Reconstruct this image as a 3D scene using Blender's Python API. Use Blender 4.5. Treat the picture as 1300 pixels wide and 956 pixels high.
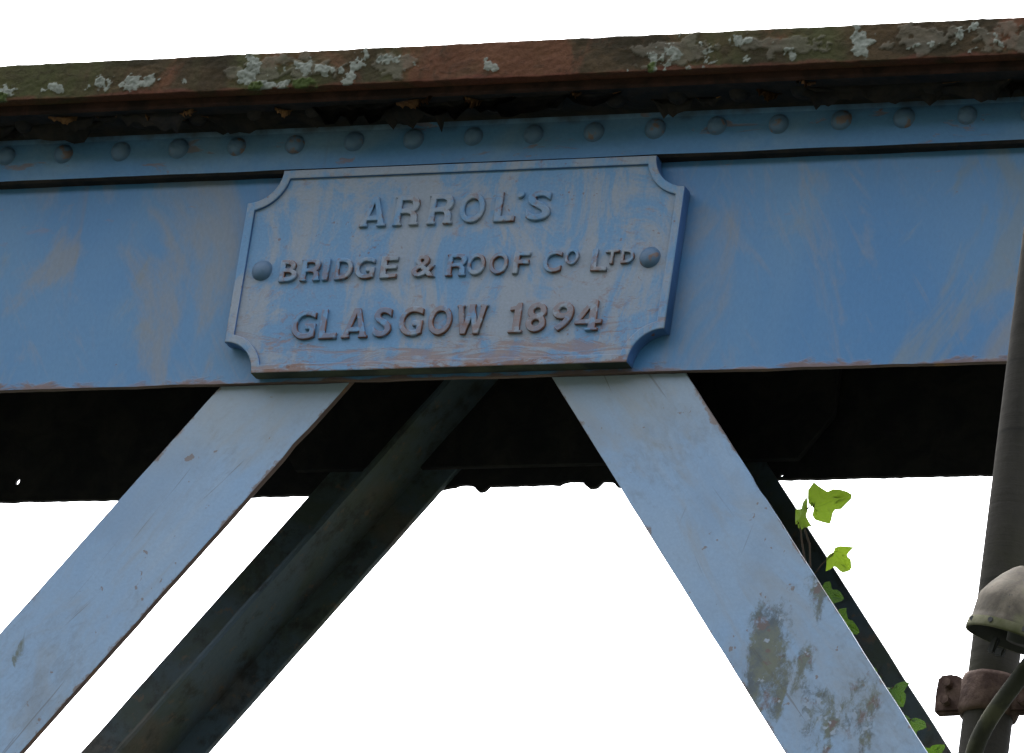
import bpy, bmesh, math, random
from mathutils import Vector, Matrix, noise
R = math.radians
random.seed(1894)
for o in list(bpy.data.objects): bpy.data.objects.remove(o)
scene = bpy.context.scene
C = scene.collection

# ------------------------------------------------------------ camera
cam_d = bpy.data.cameras.new('camera')
cam = bpy.data.objects.new('camera', cam_d); C.objects.link(cam)
rt = Vector((0.9177455, 0.37211286, 0.1388352)); up = Vector((0.02639497, -0.40593284, 0.91352167)); fw = Vector((-0.39629093, 0.83471585, 0.38236495))
cam.matrix_world = Matrix(((rt.x, up.x, -fw.x, 5.40857), (rt.y, up.y, -fw.y, -11.12669), (rt.z, up.z, -fw.z, -5.30006), (0, 0, 0, 1)))
cam_d.sensor_width = 36.0
cam_d.lens = 9532.86 / 1300 * 36
cam_d.clip_start = 0.1; cam_d.clip_end = 4000
scene.camera = cam

# ------------------------------------------------------------ sky and sun (overcast)
SUN_AZ = R(325)      # compass direction the light comes from: 0 = +Y, clockwise towards +X
SUN_EL = R(60)
w = bpy.data.worlds.new('World'); scene.world = w; w.use_nodes = True
nt = w.node_tree
for n in list(nt.nodes): nt.nodes.remove(n)
sky = nt.nodes.new('ShaderNodeTexSky'); sky.sky_type = 'NISHITA'; sky.sun_disc = False
sky.sun_elevation = SUN_EL; sky.sun_rotation = SUN_AZ
sky.air_density = 1.0; sky.dust_density = 6.0; sky.ozone_density = 1.0
hs = nt.nodes.new('ShaderNodeHueSaturation'); hs.inputs['Saturation'].default_value = 0.38
bg = nt.nodes.new('ShaderNodeBackground'); bg.inputs['Strength'].default_value = 0.15
wo = nt.nodes.new('ShaderNodeOutputWorld')
nt.links.new(sky.outputs[0], hs.inputs['Color']); nt.links.new(hs.outputs[0], bg.inputs[0]); nt.links.new(bg.outputs[0], wo.inputs[0])
sd = bpy.data.lights.new('sun', 'SUN'); sd.energy = 0.5; sd.angle = R(25); sd.color = (1, .97, .93)
sun = bpy.data.objects.new('sun', sd); C.objects.link(sun)
sdir = Vector((math.sin(SUN_AZ)*math.cos(SUN_EL), math.cos(SUN_AZ)*math.cos(SUN_EL), math.sin(SUN_EL)))
sun.rotation_euler = (-sdir).to_track_quat('-Z', 'Y').to_euler()
sun.location = (0, 0, 8)
vs = scene.view_settings
vs.view_transform = 'Standard'; vs.look = 'None'; vs.gamma = 1; vs.use_curve_mapping = False
vs.exposure = 2.45
scene.cycles.max_bounces = 6; scene.cycles.diffuse_bounces = 3; scene.cycles.glossy_bounces = 2
scene.render.filter_size = 2.0

# ------------------------------------------------------------ helpers
def obj(name, me, mat=None, parent=None):
    o = bpy.data.objects.new(name, me); C.objects.link(o)
    if mat and not me.materials: me.materials.append(mat)
    if parent: o.parent = parent
    return o
def from_bm(name, bm, mat=None, parent=None, smooth=False):
    me = bpy.data.meshes.new(name); bm.to_mesh(me); bm.free()
    if smooth:
        for p in me.polygons: p.use_smooth = True
    return obj(name, me, mat, parent)
def tag(o, label=None, cat=None, group=None, kind=None):
    if label: o['label'] = label
    if cat: o['category'] = cat
    if group: o['group'] = group
    if kind: o['kind'] = kind
    return o
def empty(name, loc=(0, 0, 0)):
    o = bpy.data.objects.new(name, None); C.objects.link(o); o.location = loc; o.empty_display_size = .1
    return o
def box(bm, x0, x1, y0, y1, z0, z1, bevel=0):
    vs_ = [bm.verts.new((x, y, z)) for x in (x0, x1) for y in (y0, y1) for z in (z0, z1)]
    fs = [(0,1,3,2), (4,6,7,5), (0,4,5,1), (2,3,7,6), (0,2,6,4), (1,5,7,3)]
    faces = [bm.faces.new([vs_[i] for i in f]) for f in fs]
    if bevel:
        es = set(e for f in faces for e in f.edges)
        bmesh.ops.bevel(bm, geom=list(es), offset=bevel, segments=2, affect='EDGES')
def curve_mesh(name, loops, y_front, y_back, bevel=0.0, res=2):
    """outline(s) in the x-z plane -> plate between y_front and y_back; later loops are holes"""
    cu = bpy.data.curves.new(name, 'CURVE'); cu.dimensions = '2D'; cu.fill_mode = 'BOTH'
    for L in loops:
        sp = cu.splines.new('POLY'); sp.points.add(len(L) - 1); sp.use_cyclic_u = True
        for i, (x, z) in enumerate(L): sp.points[i].co = (x, z, 0, 1)
    t = (y_back - y_front) / 2
    cu.extrude = max(t - bevel, 0); cu.bevel_depth = bevel; cu.bevel_resolution = res
    if bevel: cu.offset = -bevel
    o = bpy.data.objects.new('tmp', cu); C.objects.link(o)
    dg = bpy.context.evaluated_depsgraph_get()
    me = bpy.data.meshes.new_from_object(o.evaluated_get(dg))
    bpy.data.objects.remove(o); bpy.data.curves.remove(cu)
    mid = (y_front + y_back) / 2
    for v in me.vertices:
        x, z, d = v.co; v.co = (x, mid - d, z)
    bm = bmesh.new(); bm.from_mesh(me); bmesh.ops.remove_doubles(bm, verts=bm.verts, dist=1e-6); bm.to_mesh(me); bm.free()
    me.name = name
    return me
def tube(bm, pts, radii, seg=10, cap=True):
    pts = [Vector(p) for p in pts]; rings = []
    if not hasattr(radii, '__len__'): radii = [radii] * len(pts)
    prev = None
    for i, p in enumerate(pts):
        d = (pts[min(i+1, len(pts)-1)] - pts[max(i-1, 0)]).normalized()
        a = prev if prev is not None else (Vector((0, 0, 1)) if abs(d.z) < .9 else Vector((1, 0, 0)))
        s = (a - d * a.dot(d)).normalized(); prev = s
        t = d.cross(s)
        rings.append([bm.verts.new(p + radii[i] * (math.cos(k*2*math.pi/seg) * s + math.sin(k*2*math.pi/seg) * t)) for k in range(seg)])
    for a, b in zip(rings, rings[1:]):
        for k in range(seg): bm.faces.new((a[k], a[(k+1) % seg], b[(k+1) % seg], b[k]))
    if cap:
        bm.faces.new(rings[0][::-1]); bm.faces.new(rings[-1])
def fbm(x, y, z=0, o=4): return noise.fractal(Vector((x, y, z)), 0.9, 2.0, o)
def sstep(a, b, x):
    t = min(max((x - a) / (b - a), 0), 1); return t * t * (3 - 2 * t)

# ------------------------------------------------------------ node material builder
class NM:
    def __init__(s, name, rough=.6, spec=.3, metal=0):
        s.m = bpy.data.materials.new(name); s.m.use_nodes = True; s.t = s.m.node_tree
        s.b = s.t.nodes['Principled BSDF']; s.b.inputs['Roughness'].default_value = rough
        s.b.inputs['Specular IOR Level'].default_value = spec; s.b.inputs['Metallic'].default_value = metal
        s.tc = s.t.nodes.new('ShaderNodeTexCoord'); s.co = s.tc.outputs['Object']
        s.sep = s.t.nodes.new('ShaderNodeSeparateXYZ'); s.t.links.new(s.co, s.sep.inputs[0])
        s.X, s.Y, s.Z = s.sep.outputs
    def put(s, v, sock):
        if isinstance(v, (int, float)): sock.default_value = v
        elif isinstance(v, (tuple, list)): sock.default_value = (*v, 1) if len(v) == 3 and sock.type == 'RGBA' else v
        else: s.t.links.new(v, sock)
    def math(s, op, a, b=0.0, c=0.0, clamp=False):
        n = s.t.nodes.new('ShaderNodeMath'); n.operation = op; n.use_clamp = clamp
        for i, v in enumerate((a, b, c)): s.put(v, n.inputs[i])
        return n.outputs[0]
    def noise(s, scale=5, stretch=(1, 1, 1), detail=5, rough=.55, dist=0, off=(0, 0, 0), rot=(0, 0, 0)):
        mp = s.t.nodes.new('ShaderNodeMapping'); s.t.links.new(s.co, mp.inputs[0])
        if any(rot):                                   # turn first, then stretch
            mp.inputs['Rotation'].default_value = rot
            m2 = s.t.nodes.new('ShaderNodeMapping'); s.t.links.new(mp.outputs[0], m2.inputs[0]); mp = m2
        mp.inputs['Scale'].default_value = stretch; mp.inputs['Location'].default_value = off
        n = s.t.nodes.new('ShaderNodeTexNoise'); s.t.links.new(mp.outputs[0], n.inputs['Vector'])
        n.inputs['Scale'].default_value = scale; n.inputs['Detail'].default_value = detail
        n.inputs['Roughness'].default_value = rough; n.inputs['Distortion'].default_value = dist
        return n.outputs[0]
    def ss(s, v, lo, hi):
        n = s.t.nodes.new('ShaderNodeMapRange'); n.interpolation_type = 'SMOOTHSTEP'
        s.put(v, n.inputs['Value']); n.inputs['From Min'].default_value = lo; n.inputs['From Max'].default_value = hi
        return n.outputs[0]
    def lin(s, v, lo, hi, a=0., b=1.):
        n = s.t.nodes.new('ShaderNodeMapRange'); s.put(v, n.inputs['Value'])
        for k, x in (('From Min', lo), ('From Max', hi), ('To Min', a), ('To Max', b)): n.inputs[k].default_value = x
        return n.outputs[0]
    def mul(s, *a):
        r = a[0]
        for b in a[1:]: r = s.math('MULTIPLY', r, b)
        return r
    def add(s, a, b): return s.math('ADD', a, b)
    def mix(s, f, a, b, mode='MIX'):
        n = s.t.nodes.new('ShaderNodeMix'); n.data_type = 'RGBA'; n.blend_type = mode
        s.put(f, n.inputs[0]); s.put(a, n.inputs[6]); s.put(b, n.inputs[7]); return n.outputs[2]
    def attr(s, name):
        n = s.t.nodes.new('ShaderNodeAttribute'); n.attribute_name = name; return n.outputs['Fac']
    def blob(s, x, z, rx, rz):
        a = s.math('MULTIPLY', s.math('SUBTRACT', s.X, x), 1/rx); b = s.math('MULTIPLY', s.math('SUBTRACT', s.Z, z), 1/rz)
        d = s.math('SQRT', s.add(s.mul(a, a), s.mul(b, b)))
        return s.lin(d, 0, 1, 1, 0)
    def out(s, col, rough=None, bump=None, strength=.3, dist=.002, normal=None):
        s.put(col, s.b.inputs['Base Color'])
        if rough is not None: s.put(rough, s.b.inputs['Roughness'])
        if bump is not None:
            n = s.t.nodes.new('ShaderNodeBump'); n.inputs['Strength'].default_value = strength; n.inputs['Distance'].default_value = dist
            s.put(bump, n.inputs['Height']); s.t.links.new(n.outputs[0], s.b.inputs['Normal'])
        return s.m

RUST = (.13, .048, .02); RUSTD = (.05, .02, .012)
BLUE = (.046, .152, .315); GREYP = (.155, .195, .23)

def mat_web():
    n = NM('blue_paint_web', .5, .35)
    big = n.noise(2.2, (1, 1, .7), 4, .5, .6, (3.1, 0, 1.7))
    c = n.mix(n.ss(big, .35, .7), BLUE, (.08, .18, .31))
    patch = n.noise(3.6, (1.2, 1, .6), 7, .6, 1.2, (.4, 0, 2.2), (0, R(-18), 0))
    streak = n.noise(30, (1, 1, .09), 4, .6, .4, rot=(0, R(-10), 0))
    pm = n.ss(n.add(patch, n.mul(n.math('SUBTRACT', streak, .5), .22)), .53, .66)
    c = n.mix(n.mul(pm, .72), c, GREYP)
    tan = n.ss(n.add(n.noise(2.6, (1.5, 1, .7), 7, .6, 1.0, (8.4, 0, 1.2)), n.mul(n.math('MAXIMUM', n.blob(-.58, -.08, .16, .26), n.blob(-.83, .05, .08, .25)), .13)), .56, .68)
    c = n.mix(n.mul(tan, .6), c, (.185, .175, .16))
    brush = n.noise(22, (1, 1, .16), 6, .7, 1.2, (5, 0, 1), (0, R(32), 0))
    bm_ = n.ss(n.add(n.mul(brush, .6), n.mul(n.noise(5, detail=3, off=(7, 1, 3)), .4)), .53, .62)
    c = n.mix(n.mul(bm_, .30), c, (.17, .18, .195))
    fine = n.noise(160, (1, 1, .5), 4, .6)
    c = n.mix(.35, c, n.mix(fine, (.3, .3, .3), (.72, .72, .72)), 'OVERLAY')
    # brown water streaks from the angle above
    sx = n.ss(n.noise(16, (1, 1, .04), 3, .5, .3, (2.2, 0, 0)), .60, .72)
    c = n.mix(n.mul(sx, n.lin(n.Z, -.16, .22, 0, .6)), c, (.16, .125, .085))
    # rust along the lower edge
    en = n.noise(14, (1, 1, 2.2), 6, .65, .6)
    em = n.ss(n.add(n.add(n.lin(n.Z, -.203, -.165, .26, -.25), n.mul(n.math('SUBTRACT', n.noise(3.3, (1, 1, .2), 3, .5, 0, (7.7, 0, 0)), .5), .9)), n.mul(en, .9)), .58, .74)
    c = n.mix(n.mul(em, .85), c, n.mix(n.noise(50), (.07, .032, .02), (.2, .12, .09)))
    # scattered rust blisters
    sp = n.ss(n.noise(34, detail=3, off=(9, 0, 4)), .73, .77)
    c = n.mix(sp, c, RUST)
    # peeled patches by the seam
    pz = n.ss(n.noise(9, (1, 1, 2.6), 5, .6, .7, (1.1, 0, 8)), .64, .69)
    c = n.mix(n.mul(pz, n.lin(n.Z, .05, .2, 0, .55)), c, (.20, .12, .085))
    bmp = n.add(n.add(n.mul(fine, .3), n.mul(n.noise(2.0, detail=2, off=(1, 2, 6)), 5)), n.add(n.mul(em, .8), n.add(n.mul(patch, .5), n.mul(brush, .4))))
    return n.out(c, n.lin(pm, 0, 1, .42, .7), bmp, .35, .002)

def mat_angle():
    n = NM('blue_paint_angle', .55, .3)
    big = n.noise(3, (1, 1, 1.5), 5, .6, .5)
    c = n.mix(n.ss(big, .4, .7), (.065, .165, .31), (.12, .20, .285))
    fine = n.noise(140, detail=4)
    c = n.mix(.35, c, n.mix(fine, (.3, .3, .3), (.72, .72, .72)), 'OVERLAY')
    pz = n.ss(n.noise(7, (1, 1, 3.5), 6, .62, .6, (4.4, 0, 1)), .60, .655)
    c = n.mix(n.mul(pz, .6), c, (.17, .10, .075))
    sx = n.ss(n.noise(14, (1, 1, .05), 3, .5, .3, (8.2, 0, 0)), .62, .72)
    c = n.mix(n.mul(sx, .4), c, (.12, .09, .05))
    sp = n.ss(n.noise(26, detail=4, off=(2, 0, 7)), .70, .74)
    c = n.mix(sp, c, RUST)
    # shade under the flange, painted as a dark ragged tone on the upper angle
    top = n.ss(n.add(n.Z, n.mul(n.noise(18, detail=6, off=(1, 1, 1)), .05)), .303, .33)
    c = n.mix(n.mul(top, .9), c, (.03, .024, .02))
    return n.out(c, .6, n.add(fine, n.mul(pz, -1.2)), .35, .0015)

def mat_plate(letters=False):
    n = NM('worn_paint_letters' if letters else 'worn_paint_plate', .55, .3)
    big = n.noise(6.5, (1, 1, .7), 9, .72, .9, (1.3, 0, 5.2))
    drip = n.noise(42, (1, 1, .12), 4, .6, .5)
    f = n.add(big, n.mul(n.math('SUBTRACT', drip, .5), .28))
    blue = n.mix(n.noise(9), (.085, .195, .345), (.115, .22, .35))
    grey = n.mix(n.noise(11, detail=6), (.175, .22, .28), (.225, .25, .285))
    c = n.mix(n.ss(f, .43, .57), blue, grey)
    fine = n.noise(190, detail=4)
    c = n.mix(.4, c, n.mix(fine, (.28, .28, .28), (.74, .74, .74)), 'OVERLAY')
    # brown rubbing, mostly horizontal, heavier low down
    rub = n.noise(8, (1, 1, 4.5), 8, .7, 1.0, (0, 0, 3))
    low = n.lin(n.Z, -.196, -.02, .19, -.03)
    rm = n.ss(n.add(rub, low), .63, .76)
    c = n.mix(n.mul(rm, .62), c, (.20, .115, .085))
    edge = n.ss(n.add(n.add(n.noise(22, (1, 1, 3), 8, .7, .8, (3, 0, 3)), n.mul(n.math('SUBTRACT', n.noise(4, (1, 1, .2), 3, .5, 0, (1.7, 0, 0)), .5), .6)), n.lin(n.Z, -.198, -.168, .17, -.16)), .57, .68)
    c = n.mix(n.mul(edge, .75), c, n.mix(n.noise(60), RUST, (.19, .10, .06)))
    # freckles of rust
    sp = n.ss(n.add(n.noise(75, detail=3, off=(9, 0, 4)), n.mul(n.noise(7, off=(3, 2, 2)), .35)), .85, .93)
    c = n.mix(n.mul(sp, .6), c, RUST)
    sm = n.ss(n.add(n.noise(26, (1, 1, 1.8), 9, .75, .6, (1, 0, 6)), n.mul(n.noise(5, off=(6, 2, 2)), .4)), .76, .90)
    c = n.mix(n.mul(sm, .5), c, (.17, .085, .06))
    if letters:
        g = n.ss(n.add(n.noise(55, detail=4, off=(2, 0, 2)), n.lin(n.Z, -.13, .12, .19, .0)), .55, .67)
        geo = n.t.nodes.new('ShaderNodeNewGeometry')
        nz = n.t.nodes.new('ShaderNodeSeparateXYZ'); n.t.links.new(geo.outputs['True Normal'], nz.inputs[0])
        side = n.ss(n.math('ABSOLUTE', nz.outputs[1]), .97, .6)
        c = n.mix(n.mul(g, n.lin(side, 0, 1, .45, .95)), c, n.mix(n.noise(90), (.09, .035, .02), (.2, .09, .05)))
    return n.out(c, .55, n.add(n.mul(fine, .5), n.add(n.mul(f, .8), n.mul(rm, -.5))), .4, .0016)

def mat_deep():
    n = NM('unworn_blue_paint', .45, .4)
    c = n.mix(n.noise(12, detail=5), (.03, .085, .22), (.05, .12, .26))
    c = n.mix(n.ss(n.noise(30, detail=4, off=(4, 2, 0)), .66, .72), c, RUST)
    return n.out(c, .45, n.noise(60), .3, .0015)
def mat_dark_green():
    n = NM('dark_green_underside', .8, .2)
    c = n.mix(n.ss(n.noise(14, detail=6), .4, .62), (.022, .03, .024), (.05, .06, .04))
    return n.out(c, .8, n.noise(60), .4, .002)

def mat_rivet():
    n = NM('rivet_paint', .5, .35)
    oi = n.t.nodes.new('ShaderNodeObjectInfo')
    rnd = oi.outputs['Random']
    n4 = n.t.nodes.new('ShaderNodeTexNoise'); n4.noise_dimensions = '4D'; n4.inputs['Scale'].default_value = 55; n4.inputs['Detail'].default_value = 4
    n.t.links.new(n.co, n4.inputs['Vector']); n.t.links.new(n.mul(rnd, 40), n4.inputs['W'])
    c = n.mix(n4.outputs[0], (.045, .11, .205), (.10, .145, .20))
    m = n.ss(n.add(n4.outputs[0], n.lin(rnd, 0, 1, -.16, .06)), .57, .66)
    c = n.mix(n.mul(m, .7), c, (.15, .075, .035))
    return n.out(c, .5, n4.outputs[0], .4, .002)

def mat_flange():
    n = NM('rusty_mossy_flange', .85, .15)
    a = n.noise(7, (1, 1, 2.0), 7, .65, .6)
    b = n.noise(3.2, (1, 1, .3), 6, .6, .8, (5, 0, 0))
    c = n.mix(n.ss(a, .35, .65), (.028, .022, .012), (.065, .043, .022))
    c = n.mix(n.mul(n.ss(b, .44, .58), .85), c, (.05, .052, .02))          # olive algae film
    red = n.ss(n.add(n.noise(4.4, (1, 1, .8), 6, .65, .7, (2, 0, 9)), n.mul(n.blob(.13, .35, .36, .3), .16)), .53, .64)
    c = n.mix(n.mul(red, .6), c, (.13, .05, .027))
    bot = n.ss(n.add(n.lin(n.Z, .316, .337, .25, -.1), n.mul(n.noise(12, off=(4, 4, 1)), .6)), .42, .55)
    c = n.mix(n.mul(bot, .6), c, (.10, .032, .022))
    f = n.noise(120, detail=6, rough=.7)
    c = n.mix(.75, c, n.mix(f, (.16, .16, .16), (.82, .82, .82)), 'OVERLAY')
    scab = n.ss(n.noise(24, (1, 1, 1.6), 9, .72, .7, (6, 0, 2)), .54, .64)
    c = n.mix(n.mul(scab, .35), c, (.035, .024, .016))
    fl = n.attr('flake'); c = n.mix(n.mul(fl, .45), c, n.mix(n.noise(20), (.11, .10, .07), (.15, .14, .115)))
    li = n.attr('lichen')
    lc = n.mix(n.noise(95, detail=5, off=(3, 3, 3)), (.09, .10, .08), (.30, .32, .28))
    c = n.mix(n.mul(n.ss(n.add(li, n.mul(n.math('SUBTRACT', n.noise(150, detail=5, rough=.7, off=(8, 1, 1)), .5), 1.1)), .25, .75), .85), c, lc)
    mo = n.attr('moss'); c = n.mix(mo, c, n.mix(f, (.03, .042, .012), (.075, .10, .03)))
    return n.out(c, .9, n.add(n.add(f, n.noise(40, detail=5)), n.mul(scab, .4)), .6, .003)

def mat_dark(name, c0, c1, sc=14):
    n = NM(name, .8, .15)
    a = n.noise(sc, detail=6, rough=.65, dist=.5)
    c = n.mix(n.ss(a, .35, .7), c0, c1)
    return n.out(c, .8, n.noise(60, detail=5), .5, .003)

def mat_brace(right=False):
    n = NM('pale_blue_brace', .5, .35)
    big = n.noise(2.5, (1, 1, 1), 5, .55, .5, (1, 0, 2))
    c = n.mix(n.ss(big, .35, .7), (.18, .285, .43), (.215, .30, .41))
    ang = R(-37) if not right else R(37)
    br = n.noise(26, (1, 1, .06), 5, .65, .4, (2, 0, 0), (0, ang, 0))
    c = n.mix(n.mul(n.ss(br, .5, .75), .3), c, (.29, .33, .37))
    fine = n.noise(170, detail=4)
    c = n.mix(.3, c, n.mix(fine, (.3, .3, .3), (.72, .72, .72)), 'OVERLAY')
    mot = n.noise(9, (1, 1, .35), 8, .7, .8, (4, 0, 4), (0, ang, 0))
    c = n.mix(n.mul(n.ss(mot, .46, .68), .6), c, (.215, .235, .25))
    dirt = n.noise(60, (1, 1, .5), 8, .75, .4, (7, 0, 1), (0, ang, 0))
    c = n.mix(n.mul(n.ss(n.add(n.mul(dirt, .6), n.mul(n.noise(3.2, detail=4, off=(2, 2, 9)), .4)), .50, .66), .38), c, (.12, .135, .145))
    c = n.mix(n.mul(n.ss(n.noise(4, detail=6, off=(1, 7, 3)), .5, .68), .3), c, (.13, .18, .25))
    tp = n.ss(n.add(n.Z, n.mul(n.noise(8, off=(6, 0, 0)), .2)), -.3, -.1)
    c = n.mix(n.mul(tp, .45), c, (.25, .25, .22))
    # long fine scratches
    for k, (a2, th) in enumerate(((ang + R(3), .70), (ang - R(7), .72), (R(-15) if right else R(-22), .745))):
        s_ = n.noise(75, (1, 1, .03), 3, .55, .15, (3 + k, 0, k), (0, a2, 0))
        c = n.mix(n.mul(n.ss(s_, th - .045, th), .6), c, (.11, .11, .115))
    # worn, rusting margins along both long edges
    sd2 = 1 if right else -1
    cl = n.math('MULTIPLY_ADD', n.Z, -sd2*.753, sd2*(.325 - .2*.753))
    ed = n.math('MULTIPLY', n.math('ABSOLUTE', n.math('SUBTRACT', n.X, cl)), 1/.1285)
    mg = n.ss(n.add(n.lin(ed, .86, 1.0, -.10, .17), n.add(n.mul(n.math('SUBTRACT', n.noise(5, detail=2, off=(2, 9, 0)), .5), .5), n.noise(26, detail=7, rough=.7, off=(0, 3, 1)))), .62, .74)
    c = n.mix(n.mul(mg, .8), c, n.mix(n.noise(40, off=(2, 2, 0)), (.08, .055, .045), (.20, .13, .085)))
    sp = n.ss(n.add(n.noise(48, detail=3, off=(1, 0, 3)), n.mul(n.noise(5, off=(8, 2, 2)), .3)), .845, .885)
    c = n.mix(n.mul(sp, .7), c, (.14, .09, .06))
    if right:
        reg = n.math('MAXIMUM', n.math('MAXIMUM', n.blob(.695, -.75, .17, .20), n.mul(n.blob(.765, -.62, .13, .24), .70)), n.mul(n.blob(.82, -.86, .2, .2), .75))
        bl = n.add(n.mul(n.noise(11, (1.7, 1, .6), 4, .55, .5, (0, 0, 1.5)), .55), n.mul(n.noise(38, (1.1, 1, .8), 8, .78, .3, (5, 0, 2)), .45))
        mk = n.ss(n.add(bl, n.lin(reg, 0, 1, -.20, .20)), .50, .61)
        bc = n.mix(n.ss(n.noise(20, detail=8, rough=.75, off=(4, 0, 0)), .38, .62), (.05, .06, .062), (.10, .105, .06))
        bc = n.mix(n.ss(n.noise(34, detail=5, off=(9, 0, 9)), .58, .64), bc, (.10, .06, .04))
        bc = n.mix(n.ss(n.noise(46, detail=5, off=(1, 0, 5)), .60, .66), bc, (.24, .28, .33))
        c = n.mix(n.mul(mk, .88), c, bc)
    else:
        reg = n.blob(-.795, -.72, .10, .16)
        mk = n.ss(n.add(n.noise(12, (1.6, 1, .7), 7, .65, .6), n.lin(reg, 0, 1, -.34, .12)), .53, .60)
        c = n.mix(n.mul(mk, .8), c, n.mix(n.noise(30), (.05, .065, .045), (.12, .12, .06)))
    return n.out(c, .5, n.add(n.mul(fine, .4), n.mul(br, .8)), .3, .0015), n

def mat_rust_edge():
    n = NM('rusty_edge', .8, .2)
    c = n.mix(n.noise(18, detail=6), (.05, .04, .045), (.17, .11, .085))
    c = n.mix(n.ss(n.noise(9, off=(3, 1, 1)), .6, .68), c, (.22, .12, .05))
    return n.out(c, .8, n.noise(70), .5, .002)

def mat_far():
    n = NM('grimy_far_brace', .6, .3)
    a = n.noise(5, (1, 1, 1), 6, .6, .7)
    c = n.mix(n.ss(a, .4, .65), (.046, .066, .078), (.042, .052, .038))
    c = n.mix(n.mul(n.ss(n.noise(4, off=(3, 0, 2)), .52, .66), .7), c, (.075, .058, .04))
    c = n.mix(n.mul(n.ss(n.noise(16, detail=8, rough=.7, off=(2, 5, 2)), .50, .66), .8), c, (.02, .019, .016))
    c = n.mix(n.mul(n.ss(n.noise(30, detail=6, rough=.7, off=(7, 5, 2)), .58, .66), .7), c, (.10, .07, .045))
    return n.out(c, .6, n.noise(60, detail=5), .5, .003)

M = dict(deep=mat_deep(), dark_green=mat_dark_green(), web=mat_web(), angle=mat_angle(), plate=mat_plate(), letter=mat_plate(True), rivet=mat_rivet(), flange=mat_flange(),
         inner=mat_dark('shaded_inner_plate', (.010, .010, .011), (.022, .020, .018)), rust=mat_dark('dark_rust', (.014, .008, .006), (.045, .02, .014)),  # inner plates near-black: shade inside the chord put into the colour
         flake_shade=mat_dark('rust_scale_and_shade', (.010, .011, .013), (.026, .021, .018), 20), edge=mat_rust_edge(), scale_edge=mat_dark('rust_scale_edge', (.03, .018, .01), (.20, .10, .04), 22), far=mat_far(),  # tone of the hanging flakes, also painted shade on angle undersides
         braceL=mat_brace(False)[0], braceR=mat_brace(True)[0])

# ------------------------------------------------------------ ground
GZ = -6.9
def build_ground():
    n = NM('ground_tarmac_and_grass', .9, .2)
    a = n.noise(.25, detail=6); c = n.mix(n.ss(a, .45, .55), (.035, .036, .038), (.03, .04, .018))
    m = n.out(c, .9, n.noise(30, detail=5), .5, .02)
    bm = bmesh.new(); S_ = 2500
    ys = [-S_, -1200, -500, -200, -120, -80, -66, -58, -52, -46, -40, -34, -29, -24, -20, -17, -14, 0, 20, 60, 200, 700, S_]; N = len(ys) - 1
    xs = [-S_, -900, -400, -200, -120, -80, -60, -45, -30, -15, 0, 8, 16, 24, 32, 45, 60, 80, 120, 200, 400, 900, S_]
    def hz(x, y): return GZ + 30 * sstep(-14, -56, y) + (2.5 * fbm(x*.05, y*.05, 0, 3) * sstep(-18, -40, y))  # unseen hill added behind the camera to block low front skylight
    vv = [[bm.verts.new((x, y, hz(x, y))) for y in ys] for x in xs]
    for i in range(N):
        for j in range(N): bm.faces.new((vv[i][j], vv[i+1][j], vv[i+1][j+1], vv[i][j+1]))
    tag(from_bm('ground', bm, m), kind='structure')
build_ground()

# ------------------------------------------------------------ bridge
XL, XR = -8.4, 8.4
YF = .478                      # inner face of the far web
bridge = empty('truss_bridge', (0, .24, -2.2))
tag(bridge, 'blue painted riveted iron truss bridge with a raised name plate on its top chord', 'bridge')
bridge.location = (0, 0, 0)

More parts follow.
